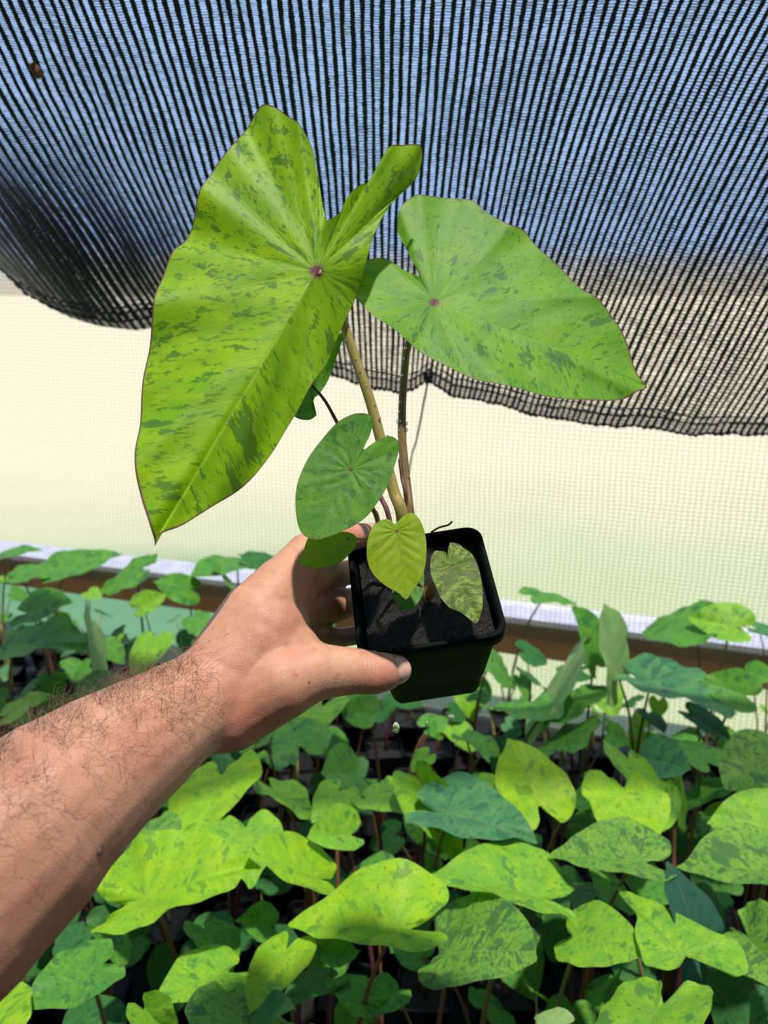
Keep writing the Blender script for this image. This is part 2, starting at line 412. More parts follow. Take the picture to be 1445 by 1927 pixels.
vv = g.math('ADD', g.math('ADD', v[1], g.math('MULTIPLY', wn1.outputs['Value'], .7)), g.math('MULTIPLY', jit, .8))
wn2 = g.n('ShaderNodeTexWhiteNoise', noise_dimensions='2D'); g.put(wn2.inputs['Vector'], g.vec(col_, g.math('FLOOR', vv), 0.))
fv = g.math('ABSOLUTE', g.math('SUBTRACT', g.math('FRACT', vv), .5))
big = g.noise(g.vec(v[0], g.math('MULTIPLY', v[1], .35), 3.), .16, 3, .6)
edge = g.math('ADD', g.math('ADD', .27, g.math('MULTIPLY', g.math('SUBTRACT', jit, .5), .30)), g.math('MULTIPLY', fv, -.12))
rib = g.step(fu, g.math('SUBTRACT', edge, .05), g.math('ADD', edge, .06))
rw = g.math('ADD', g.math('SUBTRACT', .36, g.math('MULTIPLY', wn2.outputs['Value'], .22)), g.math('MULTIPLY', g.math('SUBTRACT', big, .5), -.5))
rung = g.step(fv, rw, g.math('ADD', rw, .12), 0., .78)
hem = g.step(v[2], .955, .985, 0., .55)
fd = g.n('ShaderNodeAttribute', attribute_name='netfade')
g.attrx = fd.outputs['Fac']
al = g.math('MAXIMUM', g.math('MAXIMUM', rib, rung), hem)
al = g.math('MAXIMUM', al, .10, clamp=True)
fade = g.math('MULTIPLY', al, g.attrx)
kn = g.noise(g.vec(g.math('MULTIPLY', v[0], 4.), g.math('MULTIPLY', v[1], 1.5), 1.), 1.6, 3, .7)
colr = g.mix(kn, (.010, .015, .024, 1), (.07, .08, .095, 1))
pb = g.pbr(colr, .55, None, .3); tr = g.n('ShaderNodeBsdfTransparent')
M_net = g.surf(g.mixs(fade, tr.outputs[0], pb))
def net_mesh(name, x0, x1, v0, v1, off, parent, du=0., nx=150, ny=70):
    vs, fs, nc = [], [], []
    for j in range(ny+1):
        for i in range(nx+1):
            xt = x0+(x1-x0)*i/nx; v = v0+(v1-v0)*j/ny
            o_ = off*min(1, (v-v0)/(.3*(v1-v0))+.15) if off else 0
            vs.append(net_pt(xt, v)+FW*o_); nc.append((xt/18.0+du, v*165+du*.7, v))
    for j in range(ny):
        for i in range(nx): a = j*(nx+1)+i; fs.append((a, a+1, a+nx+2, a+nx+1))
    o = mesh(name, vs, fs, M_net, parent, attrs={'netco': nc})
    a = o.data.attributes.new('netfade', 'FLOAT', 'POINT')
    for k in range(len(vs)):
        i, j = k % (nx+1), k//(nx+1)
        q = min(1, j/ny/.55)*min(1, (nx-i)/nx/.4)
        a.data[k].value = 1. if not off else q*q*(3-2*q)
    return o
snet = empty('shade_net', at(722, 300, .95))
tag(snet, 'black knitted shade net hanging overhead with a scalloped lower hem', 'shade net')
net_mesh('net_cloth', -1000, 2300, -.05, 1., 0, snet)
fo = net_mesh('folded_layer', -900, 520, .38, 1., .05, snet, .37, 80, 50); f2 = net_mesh('folded_layer', -1000, 450, .50, .99, .08, snet, .71, 70, 40); fo['label'] = 'second overlapped layer of net in the sagging left corner'
M_cord = simple('black_hem_cord', (.012, .012, .014), .6, 300, (.06, .055, .05), .6)
vs, fs = [], []
for lift, rr, sd_ in ((0, .0022, 1), (.016, .0016, 5), (.026, .0013, 9)):
    P = []; R = []
    for i in range(900):
        xt = -900+3100*i/899; v = 1.0-lift*1.3+.004*noise.noise(Vector((xt*.03, sd_, 0)))
        p = net_pt(xt, v)-FW*.002; P.append(p); R.append(rr*(1+.45*math.sin(i*1.25+sd_))*(1+.5*noise.noise(Vector((i*.07, sd_, 2)))))
    tube_data(P, R, 6, vs, fs)
hm = mesh('hem_cord', vs, fs, M_cord, snet)
vs, fs = [], []
kp = at(806, 712, 1.15)
for k in range(14):
    a = k*.9; P = [kp+Vector((math.cos(a+q)*(.003+.007*q/3), -.003, .006*q+.003*math.sin(a*3)-.006)) for q in (0, .5, 1, 1.6, 2.2)]
    tube_data(P, .0022, 5, vs, fs)
mesh('gathered_knot', vs, fs, M_cord, snet)
vs, fs = [], []
ke = at(768, 900, 1.45); pe = kp.lerp(ke, .5)+Vector((0, 0, -.006))
tube_data(catmull([kp, pe, ke, atz(764, 1120, .33)+wn*.12], 24), .0017, 6, vs, fs)
st = mesh('tie_string', vs, fs, simple('dark_green_twine', (.02, .05, .045), .8, 200, (.04, .08, .07)))
tag(st, 'thin dark green tie string hanging from the knot in the black hem', 'string')

# brown debris caught on the net
M_deb = simple('dry_brown_debris', (.12, .05, .025), .8, 60, (.22, .11, .06), .5)
vs, fs = [], []
P = [at(58+k*5, 120+k*6.5, .735) for k in range(5)]
tube_data([p+Vector((0, 0, random.uniform(-.001, .001))) for p in P], [.0015, .005, .004, .006, .001], 7, vs, fs)
db = mesh('dead_leaf_scrap', vs, fs, M_deb); tag(db, 'small brown dead leaf scrap lying on the black net at upper left', 'dead leaf')

# ================================================================== POT
M_pot = simple('black_plastic', (.004, .005, .006), .55, 30, (.006, .010, .008), .25, .03, 90, .0006)
g = NT('potting_mix'); co = g.obj(); nn = g.noise(co, 500, 4, .7); n2 = g.noise(co, 160, 4, .6)
M_soil = g.surf(g.pbr(g.mix(g.step(nn, .45, .75), (.003, .003, .003, 1), (.018, .014, .011, 1)), g.step(n2, .4, .6, .35, .8), g.bump(g.noise(co, 900, 3, .8), 1., .002), .6))
def rsq(h, r, n=8):
    """rounded square outline, half size h, radius r"""
    P = []
    for cx, cy, a0 in ((h-r, h-r, 0), (-(h-r), h-r, PI/2), (-(h-r), -(h-r), PI), (h-r, -(h-r), 1.5*PI)):
        for k in range(n+1):
            a = a0+PI/2*k/n; P.append((cx+r*math.cos(a), cy+r*math.sin(a)))
    return P
def pot_data(H=.086, T=.044, B=.029):
    prof = [(-H, B*.8, .006), (-H, B, .006), (-H+.004, B+.0012, .007), (-H*.72, B+(T-.003-B)*.27, .008), (-H*.715, B+(T-.003-B)*.27+.0012, .008), (-.012, T-.0035, .009), (-.0105, T-.002, .009), (-.010, T, .0095), (-.001, T+.0008, .010), (0, T+.0003, .010), (.0002, T-.0012, .009), (-.0012, T-.0028, .009), (-.010, T-.004, .008), (-.022, T-.006, .008)]
    vs, fs = [], []
    n = 0
    for z, h, r in prof:
        P = rsq(h, r); n = len(P)
        for x, y in P:
            vs.append(Vector((x, y, z)))
    for j in range(len(prof)-1):
        for i in range(n):
            a = j*n+i; b = j*n+(i+1) % n; fs.append((a, b, b+n, a+n))
    fs.append(tuple(range(n))[::-1])
    return vs, fs
def soil_data(h=.0385, z0=-.009, n=40, amp=.0016):
    vs, fs = [], []
    for j in range(n+1):
        for i in range(n+1):
            x = -h+2*h*i/n; y = -h+2*h*j/n
            z = z0+amp*noise.noise(Vector((x*160, y*160, 3)))+amp*.9*noise.noise(Vector((x*480, y*480, 8)))
            vs.append(Vector((x, y, z)))
    for j in range(n):
        for i in range(n): a = j*(n+1)+i; fs.append((a, a+1, a+n+2, a+n+1))
    return vs, fs
Xp = (RX*.9885+UP*.151).normalized(); Dd = (RX*27-UP*186-FW*185).normalized()
Yp = -(Dd-Xp*Dd.dot(Xp)).normalized(); Zp = Xp.cross(Yp).normalized()
PO = at(795, 1104, .470)
PM = Matrix((Xp, Yp, Zp)).transposed().to_4x4(); PM.translation = PO
def potp(x, y, z): return PM @ Vector((x, y, z))
held = empty('potted_taro_plant', potp(0, 0, -.086))
tag(held, 'young taro with huge speckled lime leaves in black square pot gripped by the hand', 'potted plant')
vs, fs = pot_data()
ob = mesh('pot', [PM@v for v in vs], fs, M_pot, held)
for p in ob.data.polygons: p.use_smooth = True
vs, fs = soil_data()
ob = mesh('soil', [PM@v for v in vs], fs, M_soil, held)
vs, fs = [], []
for k in range(900):    # grit
    x, y = random.uniform(-.0375, .0375), random.uniform(-.0375, .0375); r = random.uniform(.0003, .0011)
    c = Vector((x, y, -.0085+random.uniform(-.0006, .0008))); b = len(vs)
    q = [Vector((random.gauss(0, 1), random.gauss(0, 1), random.gauss(0, 1))).normalized()*r*random.uniform(.5, 1.2) for _ in range(4)]
    for i in q: vs.append(PM@(c+i))
    for f in ((0, 1, 2), (0, 2, 3), (0, 3, 1), (1, 3, 2)): fs.append(tuple(b+i for i in f))
gt = mesh('bark_grit', vs, fs, simple('bark_grit', (.03, .024, .02), .5, 200, (.008, .007, .006)), held, smooth=False); gt['kind'] = 'stuff'
# rootlet on the back rim
vs, fs = [], []
tube_data(catmull([potp(.012, .0435, .001), potp(.018, .045, .003), potp(.024, .0445, .0045), potp(.027, .046, .006)], 10), .0007, 5, vs, fs)
mesh('rootlet', vs, fs, M_deb, held)

# ------------------------------------------------------------------ held plant's leaves
def traced(name, pts, J, T, dfun, mat, n=150, rings=36, **kw):
    P2 = catmull([Vector((x, y, 0)) for x, y in pts], n, True)
    out = [at(p.x, p.y, dfun(p.x, p.y)) for p in P2]
    Jv = at(J[0], J[1], dfun(*J)); Tv = at(T[0], T[1], dfun(*T))
    # mean normal from the outline fan
    N = Vector()
    for i in range(n): N += (out[i]-Jv).cross(out[(i+1) % n]-Jv)
    N.normalize()
    if N.dot(CAM-Jv) < 0: N = -N
    o, j = leaf_from(name, out, Jv, Tv, N, mat, held, rings, **kw)
    return o, Jv, N
def sdist(px, py, J, T):     # signed px distance right of the line J->T
    dx, dy = T[0]-J[0], T[1]-J[1]; L = math.hypot(dx, dy)
    return ((px-J[0])*(-dy)+(py-J[1])*dx)/L
BIG = [(617, 425), (640, 405), (652, 378), (678, 350), (700, 330), (718, 302), (735, 290), (755, 289), (783, 295), (792, 310), (785, 330), (765, 358), (738, 385), (715, 420), (697, 470), (683, 520), (668, 560), (650, 600), (628, 650), (612, 690), (588, 730), (565, 770), (545, 800), (515, 850), (480, 890), (440, 930), (400, 962), (350, 993), (315, 1008), (297, 1020), (291, 1028), (290, 1012), (283, 985), (270, 945), (262, 900), (260, 850), (263, 800), (266, 750), (272, 700), (283, 650), (292, 600), (299, 560), (310, 520), (325, 480), (345, 455), (363, 420), (375, 385), (390, 357), (410, 325), (438, 290), (458, 255), (477, 226), (497, 217), (525, 225), (548, 244), (568, 262), (588, 282), (596, 315), (603, 360), (611, 400)]
JB, TBg = (596, 510), (291, 1028)
def dbig(px, py):
    s = sdist(px, py, JB, TBg)     # negative on the left? checked below
    d = .445+(510-py)*.00011
    w_ = 38.; return d-.00004*s+.000135*(s+math.sqrt(s*s+w_*w_)-w_)
if sdist(700, 900, JB, TBg) < 0:
    _sd = sdist
    def sdist(px, py, J, T): return -_sd(px, py, J, T)
traced('leaf', BIG, JB, TBg, dbig, LM['hero'], 220, 60, amp=.024, kr=9, ph=1.0, cup=.10, vein=.006, droop=-.03)
RGT = [(790, 524), (782, 505), (765, 475), (751, 448), (747, 425), (754, 402), (775, 387), (800, 385), (850, 384), (885, 392), (912, 412), (950, 438), (985, 447), (1012, 474), (1060, 510), (1098, 548), (1130, 568), (1160, 598), (1188, 640), (1208, 688), (1217, 708), (1224, 718), (1205, 727), (1180, 736), (1130, 744), (1050, 746), (980, 736), (920, 722), (870, 704), (820, 680), (775, 654), (735, 622), (700, 595), (672, 566), (661, 545), (668, 515), (690, 497), (720, 492), (750, 500), (775, 514)]
JR, TR = (817, 569), (1224, 718)
def dright(px, py):
    return .475+(569-py)*.00022+(px-817)*.00003
traced('leaf', RGT, JR, TR, dright, LM['hero2'], 200, 50, amp=.012, kr=8, ph=.4, cup=.12, vein=.004, droop=.05)
MIDL = [(684, 846), (694, 826), (702, 800), (699, 786), (685, 782), (660, 785), (630, 803), (600, 835), (578, 868), (562, 905), (556, 945), (560, 985), (572, 1007), (598, 1016), (625, 1008), (660, 993), (690, 972), (712, 945), (732, 910), (745, 870), (751, 845), (748, 832), (735, 825), (718, 827), (700, 836)]
traced('leaf', MIDL, (660, 884), (590, 1015), lambda x, y: .430+(884-y)*.00012, LM['small'], 110, 30, amp=.012, kr=6, cup=.10, vein=.010)
CEN = [(743, 986), (735, 979), (722, 978), (706, 986), (695, 1005), (690, 1030), (692, 1060), (705, 1085), (728, 1105), (750, 1117), (764, 1128), (775, 1115), (792, 1090), (801, 1060), (802, 1020), (795, 990), (783, 970), (772, 965), (760, 970)]
traced('leaf', CEN, (746, 1000), (764, 1128), lambda x, y: .425+(1000-y)*.00010, LM['yel'], 100, 26, amp=.01, kr=5, cup=-.1, fold=.1, vein=.012)
LFT = [(672, 1014), (660, 1003), (640, 1001), (600, 1006), (580, 1014), (570, 1040), (561, 1059), (575, 1066), (600, 1070), (635, 1063), (658, 1043), (668, 1030)]
o_, jl, _ = traced('leaf', LFT, (655, 1014), (562, 1060), lambda x, y: .440+(1000-y)*.00015, LM['light'], 80, 20, amp=.012, kr=4, cup=.1, vein=.01)
SML = [(790, 1085), (797, 1075), (798, 1095), (794, 1120), (782, 1140), (768, 1150), (752, 1142), (740, 1126), (738, 1110), (750, 1095), (770, 1085)]
traced('leaf', SML, (785, 1090), (768, 1150), lambda x, y: .452+(1100-y)*.0002, LM['small'], 70, 16, amp=.01, kr=4)
RSM = [(841, 1048), (838, 1040), (828, 1035), (817, 1039), (810, 1055), (810, 1080), (818, 1105), (830, 1128), (848, 1146), (872, 1158), (895, 1172), (906, 1152), (908, 1120), (904, 1085), (893, 1055), (875, 1033), (858, 1021), (846, 1024), (843, 1036)]
traced('leaf', RSM, (851, 1064), (895, 1172), lambda x, y: .447+(1070-y)*.00022, LM['dark'], 110, 26, amp=.02, kr=7, cup=-.06, fold=.12, vein=.012)
CRL = [(617, 678), (619, 700), (616, 718), (604, 736), (593, 747), (589, 760), (590, 772), (596, 779), (590, 785), (575, 789), (555, 787), (538, 780), (548, 760), (560, 740), (575, 715), (595, 690)]
traced('leaf', CRL, (582, 722), (596, 779), lambda x, y: .492+.0002*(x-580)-.00025*(y-730), LM['small'], 80, 20, amp=.02, kr=4, cup=.9, fold=-.5)
# petioles
def dpt(px, py, d): return at(px, py, d)
b0 = potp(-.012, .012, -.010)
petiole('petiole', [potp(-.010, .010, -.011), dpt(757, 975, .462), dpt(741, 925, .463), dpt(722, 850, .464), dpt(695, 750, .464), (dpt(665, 665, .464)), dpt(640, 590, .462), dpt(615, 540, .457), at(597, 511, dbig(*JB)+.001)], .0041, .0024, SM['tan'], held, 40, 14)
petiole('petiole', [potp(-.002, .014, -.011), dpt(773, 980, .470), dpt(764, 900, .475), dpt(757, 830, .478), dpt(757, 760, .481), dpt(762, 690, .484), dpt(768, 650, .486), dpt(790, 600, .484), at(817, 570, dright(*JR)+.001)], .0031, .0021, SM['dry'], held, 44, 12, .0001)
petiole('petiole', [potp(-.016, .014, -.011), dpt(733, 980, .482), dpt(716, 935, .486), dpt(690, 885, .489), dpt(640, 805, .492), dpt(612, 755, .493), dpt(584, 722, .491)], .0019, .0009, SM['purple'], held, 30, 10)
petiole('petiole', [potp(-.020, .010, -.011), dpt(712, 985, .468), dpt(700, 955, .458), dpt(682, 915, .446), at(661, 885, .432)], .0019, .0011, SM['dry'], held, 24, 10)
petiole('petiole', [potp(-.014, .006, -.011), dpt(728, 1030, .445), dpt(735, 1008, .436), at(746, 1001, .427)], .0013, .0009, SM['olive'], held, 20, 8)
petiole('petiole', [potp(-.022, .012, -.011), dpt(700, 1022, .455), dpt(680, 1015, .447), jl], .0011, .0007, SM['olive'], held, 20, 8)
petiole('petiole', [potp(.002, -.004, -.010), dpt(797, 1128, .456), dpt(795, 1105, .452), at(785, 1091, .451)], .0016, .0010, SM['olive'], held, 20, 8)
petiole('petiole', [potp(.002, -.002, -.010), dpt(805, 1118, .458), dpt(824, 1103, .456), at(851, 1065, .450)], .0009, .0006, SM['olive'], held, 20, 8)
# shrivelled sheath by the base of the stems
vs, fs = [], []
tube_data(catmull([potp(.002, -.003, -.010), dpt(808, 1115, .458), dpt(818, 1098, .455), dpt(826, 1085, .455)], 12), [.001, .002, .003, .0036, .0038, .0036, .0032, .003, .0024, .002, .0014, .0006], 8, vs, fs)
sh = mesh('dried_sheath', vs, fs, M_deb, held)
vs, fs = [], []
tube_data(catmull([dpt(752, 860, .4765), dpt(757, 900, .471), dpt(765, 945, .468), potp(-.006, .012, -.011)], 14), [.0005]+[.0013]*12+[.001], 7, vs, fs)
mesh('dried_sheath', vs, fs, simple('dark_brown_sheath', (.05, .02, .012), .7, 200, (.12, .07, .03), .5), held)

# ================================================================== ARM
g = NT('skin'); co = g.obj()
n1 = g.noise(co, 22, 4, .6); n2 = g.noise(co, 160, 4, .6); n3 = g.noise(co, 620, 3, .6)
cs = g.mix(g.step(n1, .38, .66), (.56, .30, .19, 1), (.48, .215, .135, 1))
cs = g.mix(g.step(n2, .48, .75, 0., .5), cs, (.40, .155, .10, 1))
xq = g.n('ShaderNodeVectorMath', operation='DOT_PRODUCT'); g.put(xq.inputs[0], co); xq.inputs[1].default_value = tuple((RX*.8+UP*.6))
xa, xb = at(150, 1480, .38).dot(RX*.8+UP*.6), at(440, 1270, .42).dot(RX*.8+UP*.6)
cs = g.mix(g.step(g.math('ADD', xq.outputs['Value'], g.math('MULTIPLY', n1, .03)), xa, xb, .75, 0.), cs, (.36, .165, .105, 1))  # skin mixed darker toward the elbow, painting in the forearm's shade
fr = g.noise(co, 260, 1, .5)
cs = g.mix(g.step(fr, .74, .78, 0., .55), cs, (.22, .085, .05, 1))
vo = g.n('ShaderNodeTexVoronoi', feature='DISTANCE_TO_EDGE'); vo.inputs['Scale'].default_value = 620; g.put(vo.inputs['Vector'], co)
def near(px, py, d, r):
    dn = g.n('ShaderNodeVectorMath', operation='DISTANCE'); g.put(dn.inputs[0], co); dn.inputs[1].default_value = tuple(at(px, py, d))
    return g.step(g.math('ADD', dn.outputs['Value'], g.math('MULTIPLY', n1, .006)), 0.003, r, 1., 0.)
for q in ((712, 1262, .428, .017), (575, 1085, .45, .024), (660, 1005, .49, .03), (560, 1240, .42, .02), (450, 1350, .41, .022)):
    cs = g.mix(g.math('MULTIPLY', near(*q), .45), cs, (.60, .20, .15, 1))
for q in ((530, 1320, .42, .02), (640, 1240, .43, .016), (590, 1150, .44, .02)):
    cs = g.mix(g.math('MULTIPLY', near(*q), .4), cs, (.66, .40, .27, 1))
tcr = xr = g.n('ShaderNodeVectorMath', operation='DOT_PRODUCT'); g.put(xr.inputs[0], co); xr.inputs[1].default_value = tuple(RX)
cre = g.math('MULTIPLY', g.math('SINE', g.math('ADD', g.math('MULTIPLY', xr.outputs['Value'], 2600.), g.math('MULTIPLY', n2, 6.))), near(700, 1262, .428, .012))
cw = g.math('MULTIPLY', g.math('SINE', g.math('ADD', g.math('MULTIPLY', xr.outputs['Value'], 1500.), g.math('MULTIPLY', n2, 9.))), near(392, 1330, .39, .03))
n2b = g.math('ADD', g.math('MULTIPLY', cre, .5), g.math('MULTIPLY', cw, .35))
hh = g.math('ADD', g.math('MULTIPLY', n2, .8), g.math('MULTIPLY', g.step(vo.outputs[0], 0., .12), .35))
hh = g.math('ADD', hh, n2b)
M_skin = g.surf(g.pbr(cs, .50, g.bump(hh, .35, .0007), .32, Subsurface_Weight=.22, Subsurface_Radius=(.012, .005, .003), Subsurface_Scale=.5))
def rcone(vs, fs, p0, r0, p1, r1, seg=20, nr=9):
    """rounded cone between two spheres, closed"""
    ax = (p1-p0); L = ax.length; ax = ax/L if L > 1e-6 else Vector((0, 0, 1))
    path, rad = [], []
    for k in range(nr): a = -PI/2+PI/2*k/(nr-1); path.append(p0+ax*(r0*math.sin(a))); rad.append(max(r0*math.cos(a), 1e-5))
    for k in range(nr): a = PI/2*k/(nr-1); path.append(p1+ax*(r1*math.sin(a))); rad.append(max(r1*math.cos(a), 1e-5))
    tube_data_ax(path, rad, ax, seg, vs, fs)
def tube_data_ax(path, rad, ax, seg, vs, fs):
    nrm = ax.orthogonal().normalized(); b = ax.cross(nrm); base = len(vs)
    for p, r in zip(path, rad):
        for k in range(seg): a = 2*PI*k/seg; vs.append(p+nrm*(r*math.cos(a))+b*(r*math.sin(a)))
    n = len(path)
    for i in range(n-1):
        for k in range(seg): q = base+i*seg+k; w_ = base+i*seg+(k+1) % seg; fs.append((q, w_, w_+seg, q+seg))
    fs.append(tuple(base+k for k in range(seg))[::-1]); fs.append(tuple(base+(n-1)*seg+k for k in range(seg)))
ARM = [ # chains of (px, py, depth, radius px)
 [(-330, 1860, .300, 250), (-120, 1700, .318, 218), (22, 1582, .338, 186), (104, 1511, .352, 160), (189, 1444, .372, 137), (259, 1396, .392, 119), (325, 1350, .410, 101), (372, 1322, .422, 94), (438, 1282, .436, 96), (500, 1190, .446, 84)],
 [(372, 1330, .425, 90), (432, 1328, .430, 86), (480, 1306, .430, 78), (530, 1284, .428, 71), (590, 1264, .432, 56), (645, 1263, .437, 46), (672, 1263, .439, 43), (702, 1266, .440, 41), (722, 1263, .441, 38), (742, 1258, .443, 30)],
 [(438, 1262, .436, 92), (488, 1168, .448, 78), (530, 1105, .458, 58), (556, 1068, .464, 44), (575, 1040, .472, 37), (620, 1018, .484, 31), (660, 1010, .496, 27), (688, 1008, .508, 24), (715, 1004, .522, 21)],
 [(500, 1200, .446, 80), (545, 1130, .462, 46), (570, 1095, .474, 34), (612, 1082, .494, 26), (645, 1078, .520, 24), (690, 1075, .553, 23), (740, 1068, .565, 20)],
 [(500, 1210, .450, 76), (548, 1160, .468, 40), (585, 1140, .488, 34), (622, 1140, .505, 34), (652, 1135, .530, 28), (700, 1125, .565, 24), (755, 1112, .576, 20)],
 [(500, 1230, .450, 70), (555, 1190, .476, 34), (600, 1196, .498, 21), (640, 1200, .520, 19), (690, 1192, .550, 18), (730, 1185, .575, 16)],
 [(500, 1215, .440, 78), (545, 1225, .440, 58), (575, 1245, .436, 48)],
 [(528, 1175, .455, 52), (540, 1110, .462, 48)],
]
vs, fs = [], []
for ch in ARM:
    Q = [(at(x, y, d), r*d/F) for x, y, d, r in ch]
    for (p0, r0), (p1, r1) in zip(Q, Q[1:]): rcone(vs, fs, p0, r0, p1, r1)
person = empty('person', at(-200, 1760, .32))
tag(person, 'left forearm and hand of a person reaching in and gripping the black pot', 'person')
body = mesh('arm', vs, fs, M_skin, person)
rm = body.modifiers.new('merge', 'REMESH'); rm.mode = 'VOXEL'; rm.voxel_size = .0013; rm.use_smooth_shade = True
smo = body.modifiers.new('soften', 'SMOOTH'); smo.factor = .5; smo.iterations = 14
# thumbnail
M_nail = simple('nail', (.66, .42, .34), .28, 60, (.60, .36, .29), .1, .5)
nc_ = at(741, 1258, .443); rn = 31*.443/F
nd_ = (RX*.50+UP*-.05-FW*.86).normalized(); nu = (UP-nd_*UP.dot(nd_)).normalized(); nr_ = nu.cross(nd_).normalized()
vs, fs = [], []
for j in range(13):
    for i in range(13):
        a = (i-6)/6; b = (j-6)/6
        q = math.sqrt(max(0, 1-.5*b*b)); w_ = math.sqrt(max(0, 1-.5*a*a))
        a2_ = a*q*.0072; b2_ = b*w_*.0084
        rr = math.sqrt(a2_**2+b2_**2)
        h = math.sqrt(max(0, (rn*1.0)**2-(b2_**2)*1.0-(a2_**2)*.6))
        vs.append(nc_+nd_*(h+.0003)+nr_*a2_+nu*b2_)
for j in range(12):
    for i in range(12): q = j*13+i; fs.append((q, q+1, q+14, q+13))
nl = mesh('thumbnail', vs, fs, M_nail, person); nl['label'] = 'pale pink thumbnail'
sl = nl.modifiers.new('t', 'SOLIDIFY'); sl.thickness = .0006; sl.offset = -1
# mole
for (px, py, d, r) in ((186, 1603, .338, .0016), (581, 1284, .413, .0007), (193, 1590, .339, .0006)):
    vs, fs = [], []
    c = at(px, py, d)
    # find surface: move from the camera until inside a cone
    ray = (c-CAM).normalized(); hit = None
    s_ = .2
    CH = [[(at(x, y, dd), rr_*dd/F) for x, y, dd, rr_ in ch] for ch in ARM]
    while s_ < .6 and hit is None:
        p = CAM+ray*s_
        for ch in CH[:2]:
            for (p0, r0), (p1, r1) in zip(ch, ch[1:]):
                t = max(0, min(1, (p-p0).dot(p1-p0)/(p1-p0).length_squared))
                if (p-p0.lerp(p1, t)).length < r0+(r1-r0)*t: hit = p
        s_ += .0005
    if hit is None: continue
    P = [hit-ray*r*.5*math.cos(PI*k/6)+RX*0 for k in range(7)]; R = [max(1e-5, r*math.sin(PI*k/6)) for k in range(7)]
    tube_data_ax(P, R, ray, 10, vs, fs)
    mesh('mole', vs, fs, simple('mole_brown', (.07, .025, .02), .6), person)
# arm hair
M_hair = simple('arm_hair', (.06, .03, .016), .4, 30, (.22, .12, .06))
vs, fs = [], []
ch = [(at(x, y, d), r*d/F) for x, y, d, r in ARM[0][1:9]]
for k in range(1500):
    f = random.uniform(0, 6.1); i = int(f); t = f-i
    p0, r0 = ch[i]; p1, r1 = ch[i+1]; c = p0.lerp(p1, t); r = r0+(r1-r0)*t; ax = (p1-p0).normalized()
    upn = (UP-ax*UP.dot(ax)).normalized(); tc_ = (-FW+ax*FW.dot(ax)).normalized()
    edgeh = k > 950; ang = random.gauss(1.5, .22) if edgeh else random.gauss(1.0, .5)      # 0 = toward the camera, pi/2 = upper edge
    if f > 5 and random.random() < .5: continue
    sd2 = ax.cross(upn).normalized()
    if sd2.dot(-FW) < 0: sd2 = -sd2
    nrm = (sd2*math.cos(ang)+upn*math.sin(ang)).normalized()
    root = c+nrm*(r*.985)
    tg = (ax*random.uniform(-.2, 1.)+nrm.cross(ax)*random.uniform(-.9, .9)).normalized()
    Lh = random.uniform(.008, .020) if edgeh else random.uniform(.006, .017); curl = random.uniform(.2, .55)
    P = [root, root+nrm*Lh*(.34 if edgeh else .22)+tg*Lh*.25, root+nrm*Lh*((.45 if edgeh else .28)+curl*.25)+tg*Lh*.62, root+nrm*Lh*(.2+curl*.3)+(tg+ax*random.uniform(-.4, .4)).normalized()*Lh]
    tube_data(catmull(P, 7), [.00007, .00007, .00006, .00006, .00005, .00004, .00002], 3, vs, fs, cap=False)
hr = mesh('arm_hair', vs, fs, M_hair, person); hr['kind'] = 'stuff'; hr['label'] = 'fine dark curling forearm hair'

# ================================================================== water
g = NT('water'); M_water = g.surf(g.pbr((.95, .98, .95, 1), .02, None, .5, Transmission_Weight=1., IOR=1.33))
def drop(px, py, d, r, elong=1., label=None, group=None):
    vs, fs = [], []
    c = at(px, py, d); n = 10
    P = []; R = []
    for k in range(n+1):
        a = PI*k/n; P.append(c+Vector((0, 0, r*elong*math.cos(a)))); R.append(max(1e-5, r*math.sin(a)*(1. if a > PI/2 else (1-.35*(elong-1)*math.cos(a)))))
    tube_data_ax(P, R, Vector((0, 0, 1)), 14, vs, fs)
    o = mesh('water_droplet', vs, fs, M_water); tag(o, label, 'water droplet', group); return o
drop(745, 1369, .487, .0024, 1.7, 'large water drop hanging from the near left bottom corner of the pot')
drop(803, 1362, .495, .0009, 3.0, 'thin water drip stretching from the middle of the pot base')
drop(849, 1349, .505, .0020, .8, 'flat water drop clinging under the right part of the pot base')
BO = ['uppermost', 'second', 'third', 'fourth', 'fifth', 'sixth', 'seventh', 'eighth', 'ninth', 'tenth', 'eleventh', 'twelfth']
for k, (px, py, d, r) in enumerate(sorted([(647, 612, .461, .0008), (652, 640, .461, .0007), (664, 690, .463, .001), (715, 787, .461, .0009), (690, 726, .461, .0007), (705, 760, .461, .0007), (729, 822, .461, .0011), (703, 838, .463, .0007), (678, 700, .461, .0006), (670, 676, .461, .0006)], key=lambda q: q[1])):
    drop(px, py, d, r, 1., '%s clear water bead from the top on the thick olive petiole' % BO[k], 'water beads on the thick petiole')
for k, (px, py, d, r) in enumerate(sorted([(757, 675, .480, .0013), (755, 706, .478, .001), (763, 655, .482, .001), (750, 793, .477, .0016), (765, 797, .477, .0011), (765, 809, .477, .0012), (750, 811, .477, .0010), (752, 757, .478, .0009), (751, 735, .478, .0006), (769, 897, .473, .0012), (752, 775, .478, .0007), (749, 830, .476, .0007)], key=lambda q: q[1])):
    drop(px, py, d, r, 1., '%s clear water bead from the top on the brown streaked petiole' % BO[k], 'water beads on the brown petiole')

